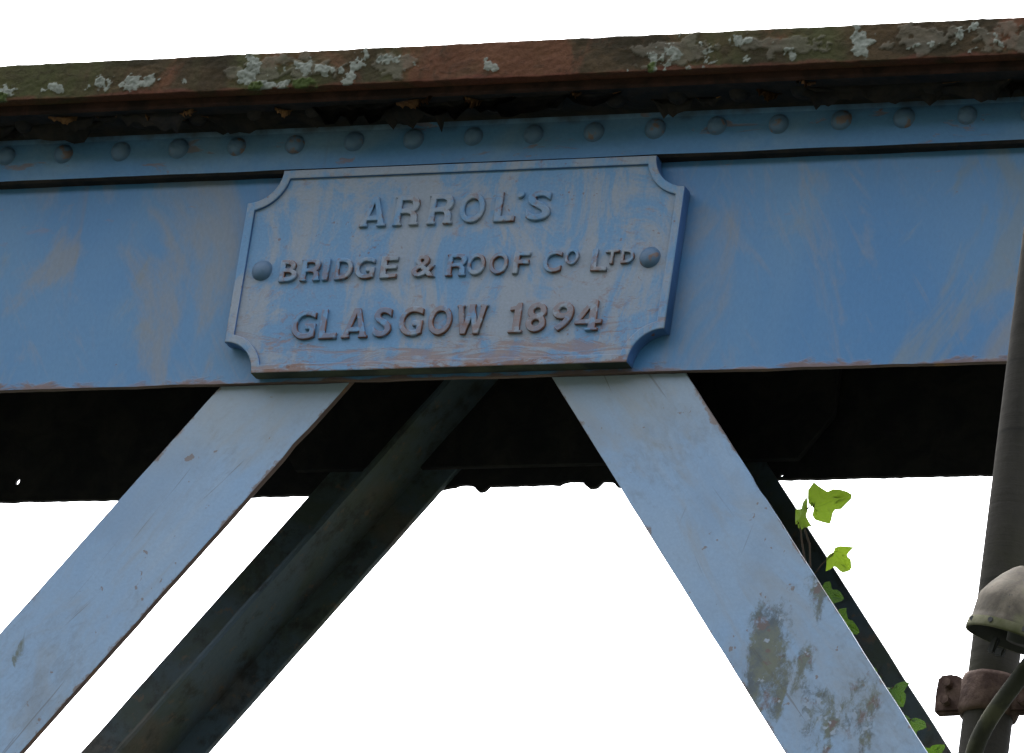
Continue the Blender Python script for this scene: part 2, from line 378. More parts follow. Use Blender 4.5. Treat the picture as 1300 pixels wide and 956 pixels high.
# top flange: thick plate with rust, moss and lichen on its weathered outer edge
def build_flange():
    bm = bmesh.new()
    box(bm, XL, XR, -.148, .638, .316, .387)
    x0, x1, nx, nz = -2.2, 2.2, 1900, 30
    z0, z1 = .3155, .3875
    lay_l = bm.verts.layers.float.new('lichen'); lay_f = bm.verts.layers.float.new('flake'); lay_m = bm.verts.layers.float.new('moss')
    # centre x, half width, centre height 0..1, half height, strength
    LP = [(-.925, .05, .25, .35, 1), (-.80, .03, .25, .2, .9), (-.66, .11, .33, .28, 1), (-.41, .05, .45, .55, 1), (-.36, .09, .15, .2, .9), (-.29, .05, .5, .5, 1),
          (-.21, .035, .5, .55, 1), (-.125, .05, .6, .3, .55), (.06, .02, .4, .25, .6), (.40, .09, .35, .6, .65), (.48, .07, .4, .6, .4), (.545, .04, .65, .4, .5), (.60, .06, .3, .3, .45),
          (.77, .035, .5, .6, 1), (.88, .05, .3, .3, .35), (1.0, .12, .4, .6, .35), (-1.1, .09, .3, .4, .9), (1.25, .1, .4, .4, .8), (-1.5, .2, .3, .4, .8), (1.7, .2, .3, .4, .8)]
    FP = [(-.125, .05, .5, .45), (.42, .10, .5, .55), (.62, .10, .55, .4), (.90, .12, .55, .45), (1.05, .1, .5, .5), (-.35, .12, .5, .5), (1.5, .2, .5, .4)]
    MP = [(-.92, .03, .05), (-.40, .03, .06), (-.31, .05, .08), (.38, .015, .1), (-1.3, .1, .1)]
    def bump(x, t, P):
        b = 0
        for q in P:
            d = math.hypot((x - q[0]) / q[1], (t - q[2]) / q[3]); s_ = q[4] if len(q) > 4 else 1
            b = max(b, s_ * max(0, 1.25 - d))
        return min(b, 1)
    rows = []
    for j in range(nz + 1):
        t = j / nz; row = []
        for i in range(nx + 1):
            x = x0 + (x1 - x0) * i / nx; z = z0 + (z1 - z0) * t
            lb = bump(x, t, LP)
            l = 0
            if lb > 0: l = sstep(.26, .50, fbm(x*30, z*34, 1, 5) * .5 + fbm(x*140, z*140, 6, 3) * .12 + lb * .56)
            fb = bump(x, t, FP); f = 0
            if fb > 0: f = sstep(.30, .34, fbm(x*22, z*30, 7, 5) * .5 + fb * .52)
            mv = 0
            for q in MP:
                d = math.hypot((x - q[0]) / q[1], (t - q[2]) / .28)
                if d < 1.3: mv = max(mv, sstep(.15, .4, 1.1 - d + .6 * fbm(x*60, z*60, 3, 4) - .35))
            y = -.150 - .0018 * fbm(x*9, z*20, 2, 4) - .0009 * fbm(x*70, z*90, 9, 4) - .0022 * f
            if l > .01: y -= l * (.0012 + .0026 * max(0, fbm(x*150, z*150, 4, 4) + .3))
            if mv > .01: y -= mv * (.004 + .004 * fbm(x*150, z*150, 5, 2))
            if j == nz: z += .0011 * fbm(x*25, 3, 3, 5) + .0012 * (l)
            if j == 0: z += .0016 * fbm(x*30, 8, 3, 5) - .001 * l - .003 * mv
            v = bm.verts.new((x, y, z)); v[lay_l] = l; v[lay_f] = f; v[lay_m] = mv; row.append(v)
        rows.append(row)
    for a, b in zip(rows, rows[1:]):
        for i in range(nx): bm.faces.new((a[i], a[i+1], b[i+1], b[i])).smooth = True
    # top and bottom returns
    for row, dz in ((rows[0], 1), (rows[-1], -1)):
        back = [bm.verts.new((v.co.x, -.1465, v.co.z)) for v in row]
        for i in range(nx):
            q = (row[i], back[i], back[i+1], row[i+1])
            bm.faces.new(q if dz > 0 else q[::-1])
    return from_bm('top_flange', bm, M['flange'], bridge)
flange = build_flange()

# angle irons joining the flange to the webs: upright leg and outstanding leg
def build_angle(near):
    s = 1 if near else -1; off = 0 if near else YF + .012
    bm = bmesh.new()
    prof = [(0, .208), (-.0195, .208), (-.024, .2125), (-.024, .286), (-.0275, .2945), (-.036, .298), (-.122, .298), (-.126, .302), (-.126, .3155), (0, .3155)]
    n = 420; rings = []
    for i in range(n + 1):
        x = XL + (XR - XL) * i / n
        r = []
        for k, (y, z) in enumerate(prof):
            jz = .0012 * fbm(x*7, k, 5, 3) if k in (0, 1, 2) else 0
            r.append(bm.verts.new((x, off + s*y, z + jz)))
        rings.append(r)
    m = len(prof)
    for a, b in zip(rings, rings[1:]):
        for k in range(m): bm.faces.new((a[k], a[(k+1) % m], b[(k+1) % m], b[k]))
    bm.faces.new(rings[0]); bm.faces.new(rings[-1][::-1])
    bmesh.ops.recalc_face_normals(bm, faces=bm.faces)
    me_o = from_bm('angle_iron', bm, M['angle'], bridge)
    me_o.data.materials.append(M['rust']); me_o.data.materials.append(M['flake_shade'])  # near-black on the downward faces paints in their shade
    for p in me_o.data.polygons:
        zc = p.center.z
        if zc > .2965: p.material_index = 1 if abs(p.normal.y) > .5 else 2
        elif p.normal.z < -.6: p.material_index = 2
    return me_o
angle_near = build_angle(True); angle_far = build_angle(False)

def rivet_mesh(r=.0178, h=.0135, seed=0):
    bm = bmesh.new(); rings = []; seg, nr = 24, 6
    for j in range(nr + 1):
        a = j / nr * math.pi / 2
        rr = r * math.cos(a) ** .85 if j < nr else 0; hh = h * math.sin(a)
        if j == nr: rings.append([bm.verts.new((0, -h, 0))])
        else: rings.append([bm.verts.new((rr*math.cos(2*math.pi*k/seg)*(1+.03*fbm(k*.5, seed, j*.2)), -hh*(1+.06*fbm(k*.4, seed+5, j*.3)), rr*math.sin(2*math.pi*k/seg)*(1+.03*fbm(k*.5, seed+2, j*.2)))) for k in range(seg)])
    # paint fillet at the root
    root = [bm.verts.new((1.07*v.co.x, .0005, 1.07*v.co.z)) for v in rings[0]]
    rings.insert(0, root)
    for v in rings[1]: v.co.y = -.0012
    for a, b in zip(rings, rings[1:]):
        for k in range(seg):
            if len(b) == 1: bm.faces.new((a[k], a[(k+1) % seg], b[0]))
            else: bm.faces.new((a[k], a[(k+1) % seg], b[(k+1) % seg], b[k]))
    bmesh.ops.recalc_face_normals(bm, faces=bm.faces)
    me = bpy.data.meshes.new('rivet'); bm.to_mesh(me); bm.free()
    for p in me.polygons: p.use_smooth = True
    me.materials.append(M['rivet'])
    return me
RV = [rivet_mesh(.0178 + .0006*k, .0132 + .0006*(k % 2), k*3.1) for k in range(4)]
for i in range(-9, 27):
    o = obj('rivet', RV[i % 4], None, angle_near)
    o.location = (-.956 + .1182*i, -.024, .2637 + random.uniform(-.0012, .0012)); o.rotation_euler = (random.uniform(-.05, .05), random.uniform(0, 6), 0)
for i in range(-5, 14):                     # rivets through the outstanding leg into the flange
    o = obj('rivet', RV[(i+1) % 4], None, angle_near)
    o.location = (-.897 + .1182*i, -.08, .298); o.rotation_euler = (R(90), 0, random.uniform(0, 6))
    o.material_slots[0].link = 'OBJECT'; o.material_slots[0].material = M['flake_shade']  # dark tone paints these rivets into the shade below the flange

# web plates
def ragged(x0, x1, z, step, amp, f, bites=()):
    pts = []; x = x0
    while x < x1:
        zz = z(x) + amp * fbm(x*f, 1.7, 0, 5)
        for bx, bw, bd in bites:
            if abs(x - bx) < bw: zz += bd * (1 - ((x - bx) / bw)**2) ** .5
        pts.append((x, zz)); x += step
    pts.append((x1, z(x1)))
    return pts
bot = ragged(XL, XR, lambda x: -.201, .006, .0014, 9)
web = obj('web_plate', curve_mesh('web_plate', [bot + [(XR, .3153), (XL, .3153)]], 0, .012, 0), M['web'], bridge)
web.data.materials.append(M['edge'])
for p in web.data.polygons:
    if p.normal.z < -.5 or p.normal.y > .5: p.material_index = 1
def circ(x, z, r, rz=None, n=14): return [(x + r*math.cos(2*math.pi*k/n), z + (rz or r)*math.sin(2*math.pi*k/n)) for k in range(n)]
zf = lambda x: -.2125 + .010 * sstep(-.25, -.18, x)
botf = ragged(XL, XR, zf, .005, .0016, 38, [(-.165, .02, .004), (.055, .03, .006), (.12, .02, .004), (-.13, .012, -.012), (.09, .018, -.009), (.145, .012, -.006)])
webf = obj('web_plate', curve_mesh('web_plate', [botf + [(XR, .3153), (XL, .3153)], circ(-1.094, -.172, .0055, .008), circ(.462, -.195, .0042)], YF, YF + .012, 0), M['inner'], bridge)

# diagonal braces in Warren pattern
SL = .753; HW = .1285
ZB = -2.05
def brace(side, x_node, near):
    # centre line: x = x_node + side*(.325 + SL*(-.2 - z))
    rng = random.Random(side * 7 + int(x_node * 10) + near)
    zt = -.02 if near else .2
    def cx(z): return x_node + side * (.325 + SL * (-.2 - z))
    left, right = [], []
    N = 150
    for i in range(N + 1):
        z = zt + (ZB - zt) * i / N
        a = .0009 * fbm(z*14, side, x_node + near, 4); b = .0009 * fbm(z*14, side + 5, x_node + near, 4)
        if near and x_node == 0:
            if side < 0 and abs(z + .318) < .03: b -= .004 * (1 - abs(z + .318) / .03)
            if side > 0 and abs(z + .42) < .02: b -= .003 * (1 - abs(z + .42) / .02)
        left.append((cx(z) - HW + a, z)); right.append((cx(z) + HW + b, z))
    y0 = .0125 if near else YF - .0135
    me = curve_mesh('diagonal_brace', [left + right[::-1]], y0, y0 + .013, .0012, 1)
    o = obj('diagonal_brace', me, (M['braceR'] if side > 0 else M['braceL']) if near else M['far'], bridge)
    if near:
        me.materials.append(M['edge'])
        for p in me.polygons:
            if abs(p.normal.y) < .5 and p.normal.z < 0: p.material_index = 1
    else:
        # standing rib along the brace, on the inner face
        bm = bmesh.new()
        ax = Vector((side * SL, 0, -1)).normalized(); pr = Vector((-ax.z, 0, ax.x)) if side > 0 else Vector((-ax.z, 0, ax.x))
        if pr.x < 0: pr = -pr
        half = HW * math.cos(math.atan(SL))
        a0 = Vector((cx(.12), 0, .12)); a1 = Vector((cx(ZB), 0, ZB))
        c0 = half * .42
        NN = 60; prev = None
        for i in range(NN + 1):
            p = a0.lerp(a1, i / NN) + pr * (c0 + .0015*fbm(i*.7, side, x_node))
            ring = []
            for yy, dd in ((y0, -.006), (y0, .006), (y0 - .130, .006), (y0 - .1315, .0), (y0 - .131, -.006)):
                ring.append(bm.verts.new(p + pr * dd + Vector((0, yy + .0015*fbm(i*.9, yy*30, side), 0)) ))
            if prev:
                for k in range(5): bm.faces.new((prev[k], prev[(k+1) % 5], ring[(k+1) % 5], ring[k]))
            else: bm.faces.new(ring)
            prev = ring
        bm.faces.new(prev)
        bmesh.ops.recalc_face_normals(bm, faces=bm.faces)
        from_bm('stiffening_rib', bm, M['far'], o)
    return o
for xn in (-6.7, -3.35, 0, 3.35, 6.7):
    for near in (True, False):
        for sd_ in (-1, 1): brace(sd_, xn, near)
# far web gusset, inner face; widened near-black to paint shade over the brace tops
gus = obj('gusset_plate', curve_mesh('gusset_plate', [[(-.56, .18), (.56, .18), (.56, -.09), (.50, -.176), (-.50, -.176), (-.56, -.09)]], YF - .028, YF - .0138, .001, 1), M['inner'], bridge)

# bottom chord, below the picture: where the braces meet again
def bottom_chord(y0, y1):
    bm = bmesh.new()
    box(bm, XL, XR, y0, y1, ZB - .14, ZB + .13, .003)
    return from_bm('bottom_chord', bm, M['web'], bridge)
bottom_chord(-.014, .0122); bottom_chord(YF + .0002, YF + .026)
bm = bmesh.new(); box(bm, XL, XR, -.10, YF + .11, ZB - .172, ZB - .1402); from_bm('bottom_flange', bm, M['rust'], bridge)

# ------------------------------------------------------------ name plate
PX0, PX1, PZ0, PZ1, PR = -.4375, .4205, -.196, .2072, .063
def plate_loop(w, n=14):
    x0, x1, z0, z1 = PX0 + w, PX1 - w, PZ0 + w, PZ1 - w
    r = PR + w; e = math.sqrt(r*r - w*w)
    pts = []
    def arc(cx, cz, a0, a1):
        for k in range(n + 1):
            a = a0 + (a1 - a0) * k / n; pts.append((cx + r*math.cos(a), cz + r*math.sin(a)))
    t = math.asin(w / r)
    arc(PX0, PZ0, R(90) - t, 0 + t)
    arc(PX1, PZ0, R(180) - t, R(90) + t)
    arc(PX1, PZ1, R(270) - t, R(180) + t)
    arc(PX0, PZ1, R(360) - t, R(270) + t)
    return pts
name_plate = obj('name_plate', curve_mesh('name_plate', [plate_loop(.001)], -.0268, -.0002, .002, 2), M['plate'], bridge)
name_plate['label'] = 'worn blue and grey cast plate with scalloped corners and raised lettering'
rim = obj('plate_rim', curve_mesh('plate_rim', [plate_loop(0), plate_loop(.0165)], -.0325, -.004, .0024, 2), M['plate'], name_plate)
for o in (name_plate, rim):
    o.data.materials.append(M['deep']); o.data.materials.append(M['dark_green'])
    for p in o.data.polygons:
        if abs(p.normal.y) < .35: p.material_index = 2 if p.normal.z < -.85 and p.center.z < -.19 else 1  # lowest downward faces darker green, other side faces deep blue
for x, z, k in ((-.388, .0095, 0), (.371, .0085, 2)):
    o = obj('rivet', rivet_mesh(.0195, .0125, k*2.2 + 9), None, name_plate); o.location = (x, -.0268, z); o.rotation_euler = (0, k, 0)

GLYPH = {
 'A': ([(0,0),(.27,0),(.27,.085),(.225,.085),(.255,.20),(.60,.20),(.63,.085),(.585,.085),(.585,0),(.88,0),(.88,.085),(.825,.085),(.56,.93),(.535,1),(.335,1),(.31,.93),(.055,.085),(0,.085)], [(.305,.36),(.555,.36),(.435,.79)]),
 'R': ([(0,0),(.29,0),(.29,.08),(.24,.08),(.24,.40),(.42,.40),(.53,.38),(.58,.31),(.58,.08),(.55,.08),(.55,0),(.85,0),(.85,.08),(.80,.08),(.80,.28),(.77,.39),(.69,.46),(.79,.54),(.83,.68),(.80,.85),(.70,.96),(.55,1),(0,1),(0,.92),(.045,.92),(.045,.08),(0,.08)],
       [(.24,.56),(.47,.56),(.57,.60),(.61,.69),(.57,.79),(.47,.83),(.24,.83)]),
 '1': ([(.02,0),(.48,0),(.48,.085),(.38,.085),(.38,1),(.235,1),(.18,.905),(.0,.86),(.0,.74),(.15,.76),(.15,.085),(.02,.085)], None),
 'W': ([(0,1),(.25,1),(.25,.92),(.215,.92),(.30,.40),(.41,.90),(.39,1),(.60,1),(.585,.90),(.70,.40),(.785,.92),(.75,.92),(.75,1),(1,1),(1,.92),(.96,.92),(.80,0),(.62,0),(.50,.53),(.38,0),(.20,0),(.04,.92),(0,.92)], None),
 '4': ([(0,.22),(0,.36),(.44,1),(.69,1),(.69,.37),(.88,.37),(.88,.22),(.69,.22),(.69,.085),(.77,.085),(.77,0),(.36,0),(.36,.085),(.45,.085),(.45,.22)], [(.20,.37),(.45,.37),(.45,.75)]),
 'I': ([(0,0),(1,0),(1,1),(0,1)], None),
}
def letter(ch, x0, x1, z0, z1, bold=.0, h=.0062):
    if ch in GLYPH:
        ou, ho = GLYPH[ch]; W_ = max(p[0] for p in ou)
        f = lambda L_: [(x0 + (x1 - x0) * p[0] / W_, z0 + (z1 - z0) * p[1]) for p in L_]
        me = curve_mesh('letter', [f(ou)] + ([f(ho)] if ho else []), -.0268 - h, -.0258, .0016, 2)
        return obj('letter', me, M['letter'], name_plate)
    cu = bpy.data.curves.new('letter', 'FONT'); cu.body = ch; cu.size = 1.0; cu.resolution_u = 6
    cu.offset = bold
    o = bpy.data.objects.new('tmp', cu); C.objects.link(o)
    dg = bpy.context.evaluated_depsgraph_get(); dg.update()
    me0 = bpy.data.meshes.new_from_object(o.evaluated_get(dg))
    xs = [v.co.x for v in me0.vertices]; ys = [v.co.y for v in me0.vertices]
    bx0, bx1, by0, by1 = min(xs), max(xs), min(ys), max(ys)
    bpy.data.meshes.remove(me0)
    cu.extrude = .05; cu.bevel_depth = .028; cu.bevel_resolution = 2; cu.offset = bold - .028
    dg = bpy.context.evaluated_depsgraph_get(); dg.update()
    me = bpy.data.meshes.new_from_object(o.evaluated_get(dg))
    bpy.data.objects.remove(o)
    sx = (x1 - x0) / (bx1 - bx0); sz = (z1 - z0) / (by1 - by0)
    zmax = max(v.co.z for v in me.vertices)
    seed = random.uniform(0, 50)
    for v in me.vertices:
        x, y, d = v.co
        X = x0 + (x - bx0) * sx; Z = z0 + (y - by0) * sz
        X += .0007 * fbm(X*90, Z*90, seed, 2); Z += .0007 * fbm(X*90, Z*90, seed + 9, 2)
        Y = -.0268 - h * d / zmax if d > -.01 else -.0258
        if d > .9*zmax: Y -= .0004 * fbm(X*120, Z*120, seed, 2)
        v.co = (X, Y, Z)
    me.name = 'letter'
    bm = bmesh.new(); bm.from_mesh(me); bmesh.ops.remove_doubles(bm, verts=bm.verts, dist=2e-5); bm.to_mesh(me); bm.free()
    return obj('letter', me, M['letter'], name_plate)
ROWS = [
 ([('A', -207, -155), ('R', -141, -91), ('R', -74, -24), ('O', -12, 37), ('L', 57, 98), ('S', 119, 166)], 88, 147),
 ([('B', -350, -315), ('R', -308, -269), ('I', -264, -252), ('D', -240, -205), ('G', -201, -162), ('E', -150, -117), ('&', -88, -41), ('R', -21, 19),
   ('O', 20, 55), ('O', 63, 99), ('F', 110, 140), ('C', 167, 203), ('L', 261, 292)], -16, 27),
 ([('O', 209, 235)], -2, 29), ([('T', 286, 313), ('D', 317, 342)], -3, 24),
 ([('G', -309, -261), ('L', -252, -217), ('A', -207, -156), ('S', -147, -111), ('G', -97, -50), ('O', -39, 6), ('W', 14, 74), ('1', 118, 146), ('8', 151, 190), ('9', 200, 242), ('4', 246, 298)], -132, -74),
]
for row, z0, z1 in ROWS:
    for ch, a, b in row: letter(ch, a/1000, b/1000, z0/1000, z1/1000, .028)
# the raised stop that serves as apostrophe
o = obj('letter', curve_mesh('letter', [[(.098, .139), (.1, .134), (.106, .1335), (.111, .138), (.1115, .144), (.106, .147), (.1, .146)]], -.0335, -.0255, .0018, 2), M['letter'], name_plate)

# ------------------------------------------------------------ rust scale hanging under the outstanding leg
def flake_mesh(seed, wdt, hgt):
    rg = random.Random(seed); bm = bmesh.new(); nx, nz = 16, 3; rows = []
    for j in range(nz + 1):
        row = []
        for i in range(nx + 1):
            t = j / nz; u = i / nx; x = wdt * (u - .5)
            env = min(1, 5*u, 5*(1-u))
            drop = hgt * env * (.55 + .45*fbm(u*2.2, seed, 0, 1) + .45*fbm(u*9, seed, 4, 4))
            z = -max(drop, .0015) * t
            y = .55 * z * -1 + .006 * t * fbm(u*4, seed, 2, 2) - .004*math.sin(t*3)
            row.append((x + .003*fbm(u*7, seed, t*3, 2), y, z))
        rows.append(row)
    F = [[bm.verts.new(p) for p in r] for r in rows]
    for a, b in zip(F, F[1:]):
        for i in range(nx): bm.faces.new((a[i], a[i+1], b[i+1], b[i]))
    bmesh.ops.solidify(bm, geom=bm.faces[:], thickness=.0014)
    bm.normal_update()
    for f in bm.faces:
        if f.calc_area() < .0014 * wdt / nx * 1.6: f.material_index = 1
    me = bpy.data.meshes.new('rust_flake'); bm.to_mesh(me); bm.free(); me.materials.append(M['flake_shade']); me.materials.append(M['scale_edge'])
    return me
FM = [flake_mesh(k*1.7 + .3, .16 + .05*(k % 4), .036 + .010*(k % 3)) for k in range(8)]
x = -1.7; kf = 0
while x < 2.0:
    if x < .3 or random.random() < .55:
        o = obj('rust_flake', FM[kf % 8], None, angle_near); kf += 1
        o.location = (x, random.uniform(-.11, -.07), .2982); o.rotation_euler = (random.uniform(-.35, .25), random.uniform(-.04, .04), random.uniform(-.06, .06))
        o.scale = (random.choice((-1, 1)) * random.uniform(.7, 1.15), 1, random.uniform(.6, 1.1))
    x += random.uniform(.08, .17)

SC = flake_mesh(3.7, .05, .022); SC.materials[0] = M['scale_edge']
SC2 = flake_mesh(6.1, .035, .016); SC2.materials[0] = M['scale_edge']
for x, y, rz in ((-.62, -.10, .2), (-.55, -.112, -.3), (-.36, -.10, .5), (-.10, -.116, .1), (-.075, -.115, -.4), (.02, -.108, .3), (.22, -.115, -.2), (.58, -.085, .4), (.66, -.118, 0), (-.80, -.11, .2)):
    o = obj('rust_flake', SC if rz > 0 else SC2, None, angle_near)
    o.location = (x, y, .2978); o.rotation_euler = (random.uniform(-.9, -.2), random.uniform(-.3, .3), rz); o.scale = (random.uniform(.7, 1.3), 1, random.uniform(.8, 1.3))

# ------------------------------------------------------------ stone abutments
def abutment(x0, x1, label):
    n = NM('abutment_stone', .9, .2)
    c = n.mix(n.noise(2, detail=6), (.16, .15, .13), (.27, .25, .22))
    m = n.out(c, .9, n.noise(12, detail=6), .6, .02)
    t = empty('bridge_abutment', ((x0 + x1)/2, .24, GZ)); tag(t, label, 'abutment')
    top = ZB - .172
    hgt = top - .25 - GZ; nrow = 10; rh = hgt / nrow
    bm = bmesh.new(); box(bm, x0 - t.location.x, x1 - t.location.x, -1.1, 1.1, hgt + .001, hgt + .25, .02); from_bm('bearing_stone', bm, m, t)
    bm = bmesh.new(); box(bm, x0 + .08 - t.location.x, x1 - .08 - t.location.x, -1.0, 1.0, 0, hgt, .02); from_bm('pier_core', bm, m, t)
abutment(-8.9, -7.7, 'grey stone abutment under the left end of the bridge')
abutment(7.7, 8.9, 'grey stone abutment under the right end of the bridge')

# ------------------------------------------------------------ street lamp on a steel pole
def build_lamp():
    n = NM('weathered_pole', .85, .12)
    a = n.noise(6, (1, 1, .25), 6, .6, .4); c = n.mix(n.ss(a, .35, .65), (.020, .0185, .0155), (.034, .031, .025))
    bands = n.noise(9, (.15, .15, 3.2), 5, .6, .8); c = n.mix(n.mul(n.ss(bands, .56, .64), .6), c, (.011, .011, .0095))
    c = n.mix(n.mul(n.ss(n.noise(3, off=(2, 2, 2)), .5, .62), .5), c, (.032, .032, .016))
    mp = n.out(c, .85, n.add(n.noise(60), n.mul(bands, 1.5)), .4, .003)
    n = NM('algae_grey_hood', .8, .2)
    c = n.mix(n.ss(n.noise(24, (1, 1, .35), 6, .65, .5), .35, .68), (.045, .038, .027), (.10, .085, .062))
    c = n.mix(n.mul(n.ss(n.noise(10, off=(3, 1, 0), detail=5), .47, .62), .6), c, (.095, .10, .045))
    c = n.mix(n.mul(n.ss(n.noise(60, (1, 1, .12), 5, .65, .4, (2, 4, 0)), .50, .66), .55), c, (.06, .055, .042))
    c = n.mix(n.ss(n.noise(90, detail=4, off=(5, 1, 0)), .62, .70), c, (.04, .036, .034))
    mh = n.out(c, .8, n.noise(80, detail=5), .4, .002)
    n = NM('lamp_rim_algae', .85, .2)
    c = n.mix(n.ss(n.noise(20, detail=6, off=(1, 1, 1)), .35, .65), (.06, .063, .026), (.12, .115, .07))
    mr = n.out(c, .85, n.noise(70), .5, .002)
    n = NM('rusty_clamp', .85, .2)
    c = n.mix(n.ss(n.noise(35, detail=6), .4, .62), (.045, .026, .02), (.10, .065, .05)); mc = n.out(c, .85, n.noise(80, detail=5), .6, .004)
    n = NM('mossy_arm', .8, .2)
    c = n.mix(n.ss(n.noise(22, detail=6), .38, .62), (.022, .023, .014), (.05, .05, .026)); ma = n.out(c, .8, n.noise(60), .5, .003)
    n = NM('lamp_inside', .6, .3); mi = n.out(n.mix(n.noise(20), (.02, .02, .02), (.045, .045, .045)), .6)
    PXc, PYc, PRd = 1.489, -1.0, .0385
    t = empty('street_lamp', (PXc, PYc, GZ))
    tag(t, 'weathered grey street lamp with algae stained hood on a slim pole', 'street lamp')
    def L(p): return Vector(p) - t.location
    bm = bmesh.new()
    tube(bm, [L((PXc, PYc, GZ + (1.2 - GZ) * i / 40)) for i in range(41)], [PRd * (1.04 - .05*i/40) for i in range(41)], 32)
    from_bm('pole', bm, mp, t, True)
    # hood: rounded lofted shell, ridge on top, hollow below
    def sup(a, ex): c_, s_ = math.cos(a), math.sin(a); return (abs(c_)**ex * (1 if c_ > 0 else -1), abs(s_)**ex * (1 if s_ > 0 else -1))
    prof = [(1.00, 0), (1.01, .004), (1.0, .017), (.955, .023), (.935, .03), (.86, .054), (.80, .066), (.62, .085), (.40, .105), (.18, .121), (.05, .128), (.01, .129)]
    bm = bmesh.new(); seg = 48; A, B = .088, .078; rings = []
    inner = [(.10, .100), (.5, .085), (.80, .05), (.88, .02), (.96, .0)]
    for k_, h_ in inner + prof:
        ring = []
        for q in range(seg):
            u, v = sup(2*math.pi*q/seg, 1.12)
            zr = h_
            ring.append(bm.verts.new((A*k_*u - .034*max(h_ - .02, 0)/.1, B*k_*v, zr*.93)))
        rings.append(ring)
    mats = []
    for i, (a, b) in enumerate(zip(rings, rings[1:])):
        for q in range(seg):
            f = bm.faces.new((a[q], a[(q+1) % seg], b[(q+1) % seg], b[q])); f.smooth = True
            f.material_index = 1 if i < 4 else (2 if i < 7 else 0)
    f = bm.faces.new(rings[0]); f.material_index = 1
    bm.faces.new(rings[-1])
    bmesh.ops.recalc_face_normals(bm, faces=bm.faces)
    hood = from_bm('hood', bm, mh, t); hood.data.materials.append(mi); hood.data.materials.append(mr)
    hood.location = L((1.572, -1.13, -1.192)); hood.rotation_euler = (R(3), R(16), R(-8))
    bm = bmesh.new(); box(bm, -.006, .006, -.005, .005, -.024, .002, .002); box(bm, .006, .022, -.004, .006, -.026, -.012, .002)
    la = from_bm('latch', bm, mi, hood); la.location = (-.045, .01, .002)
    for q, (ux, vy) in enumerate(((-.62, -.70), (-.1, -.985), (.5, -.80))):
        bm = bmesh.new(); tube(bm, [(0, .004, 0), (0, -.004, 0)], .0042, 8); sc_ = from_bm('screw', bm, mi, hood); sc_.location = (A*ux, B*vy*.99, .010)
    # lamp holder and swan-neck arm reaching back to the pole
    bm = bmesh.new(); tube(bm, [(0, 0, .09), (0, 0, .03), (0, 0, .0)], [.022, .022, .018], 20); from_bm('lamp_holder', bm, mi, hood, True)
    pts = []
    P0, P1, P2, P3 = [Vector(v) for v in ((1.489, -1.04, -1.38), (1.50, -1.10, -1.30), (1.585, -1.12, -1.265), (1.64, -1.12, -1.13))]
    for i in range(17):
        s = i / 16; pts.append(L((1-s)**3*P0 + 3*(1-s)**2*s*P1 + 3*(1-s)*s*s*P2 + s**3*P3))
    bm = bmesh.new(); tube(bm, pts, .0135, 16); from_bm('bracket_arm', bm, ma, t, True)
    # rusted strap clamp round the pole
    bm = bmesh.new(); seg = 36; prev = None; first = None
    for k in range(seg):
        a = 2*math.pi*k/seg; ring = []
        for rr, zz in ((.0395, -1.262), (.0455, -1.260), (.0475, -1.252), (.0475, -1.206), (.0455, -1.199), (.0395, -1.197)):
            rr2 = rr + (.0012*fbm(k*.6, zz*60, 2, 3) if rr > .04 else 0)
            ring.append(bm.verts.new(L((PXc + rr2*math.cos(a), PYc + rr2*math.sin(a), zz + .001*fbm(k*.5, 3, 3, 2)))))
        if prev:
            for q in range(5): bm.faces.new((prev[q], ring[q], ring[q+1], prev[q+1]))
        else: first = ring
        prev = ring
    for q in range(5): bm.faces.new((prev[q], first[q], first[q+1], prev[q+1]))
    bmesh.ops.recalc_face_normals(bm, faces=bm.faces)
    from_bm('clamp_band', bm, mc, t, True)
    for sx in (-1, 1):
        bm = bmesh.new()
        pl = [(-.022, -.03), (.024, -.032), (.026, .0), (.024, .031), (.0, .034), (-.016, .027), (-.024, .008)]
        fr = [bm.verts.new((-sx*-x_ if sx < 0 else -x_, -.010, z_)) for x_, z_ in pl]; bk = [bm.verts.new((v.co.x, .010, v.co.z)) for v in fr]
        bm.faces.new(fr); bm.faces.new(bk[::-1])
        for q in range(len(pl)): bm.faces.new((fr[q], bk[q], bk[(q+1) % len(pl)], fr[(q+1) % len(pl)]))
        bmesh.ops.recalc_face_normals(bm, faces=bm.faces)
        bmesh.ops.bevel(bm, geom=bm.edges[:], offset=.004, segments=2, affect='EDGES')
        lug = from_bm('clamp_lug', bm, mc, t); lug.location = L((PXc + sx*.058, PYc - .01, -1.229))
        for zz in (-.014, .014):
            bm = bmesh.new(); tube(bm, [(0, -.024, 0), (0, .024, 0)], .0075, 6); bo = from_bm('bolt', bm, mc, lug); bo.location = (sx*.004, 0, zz)
build_lamp()

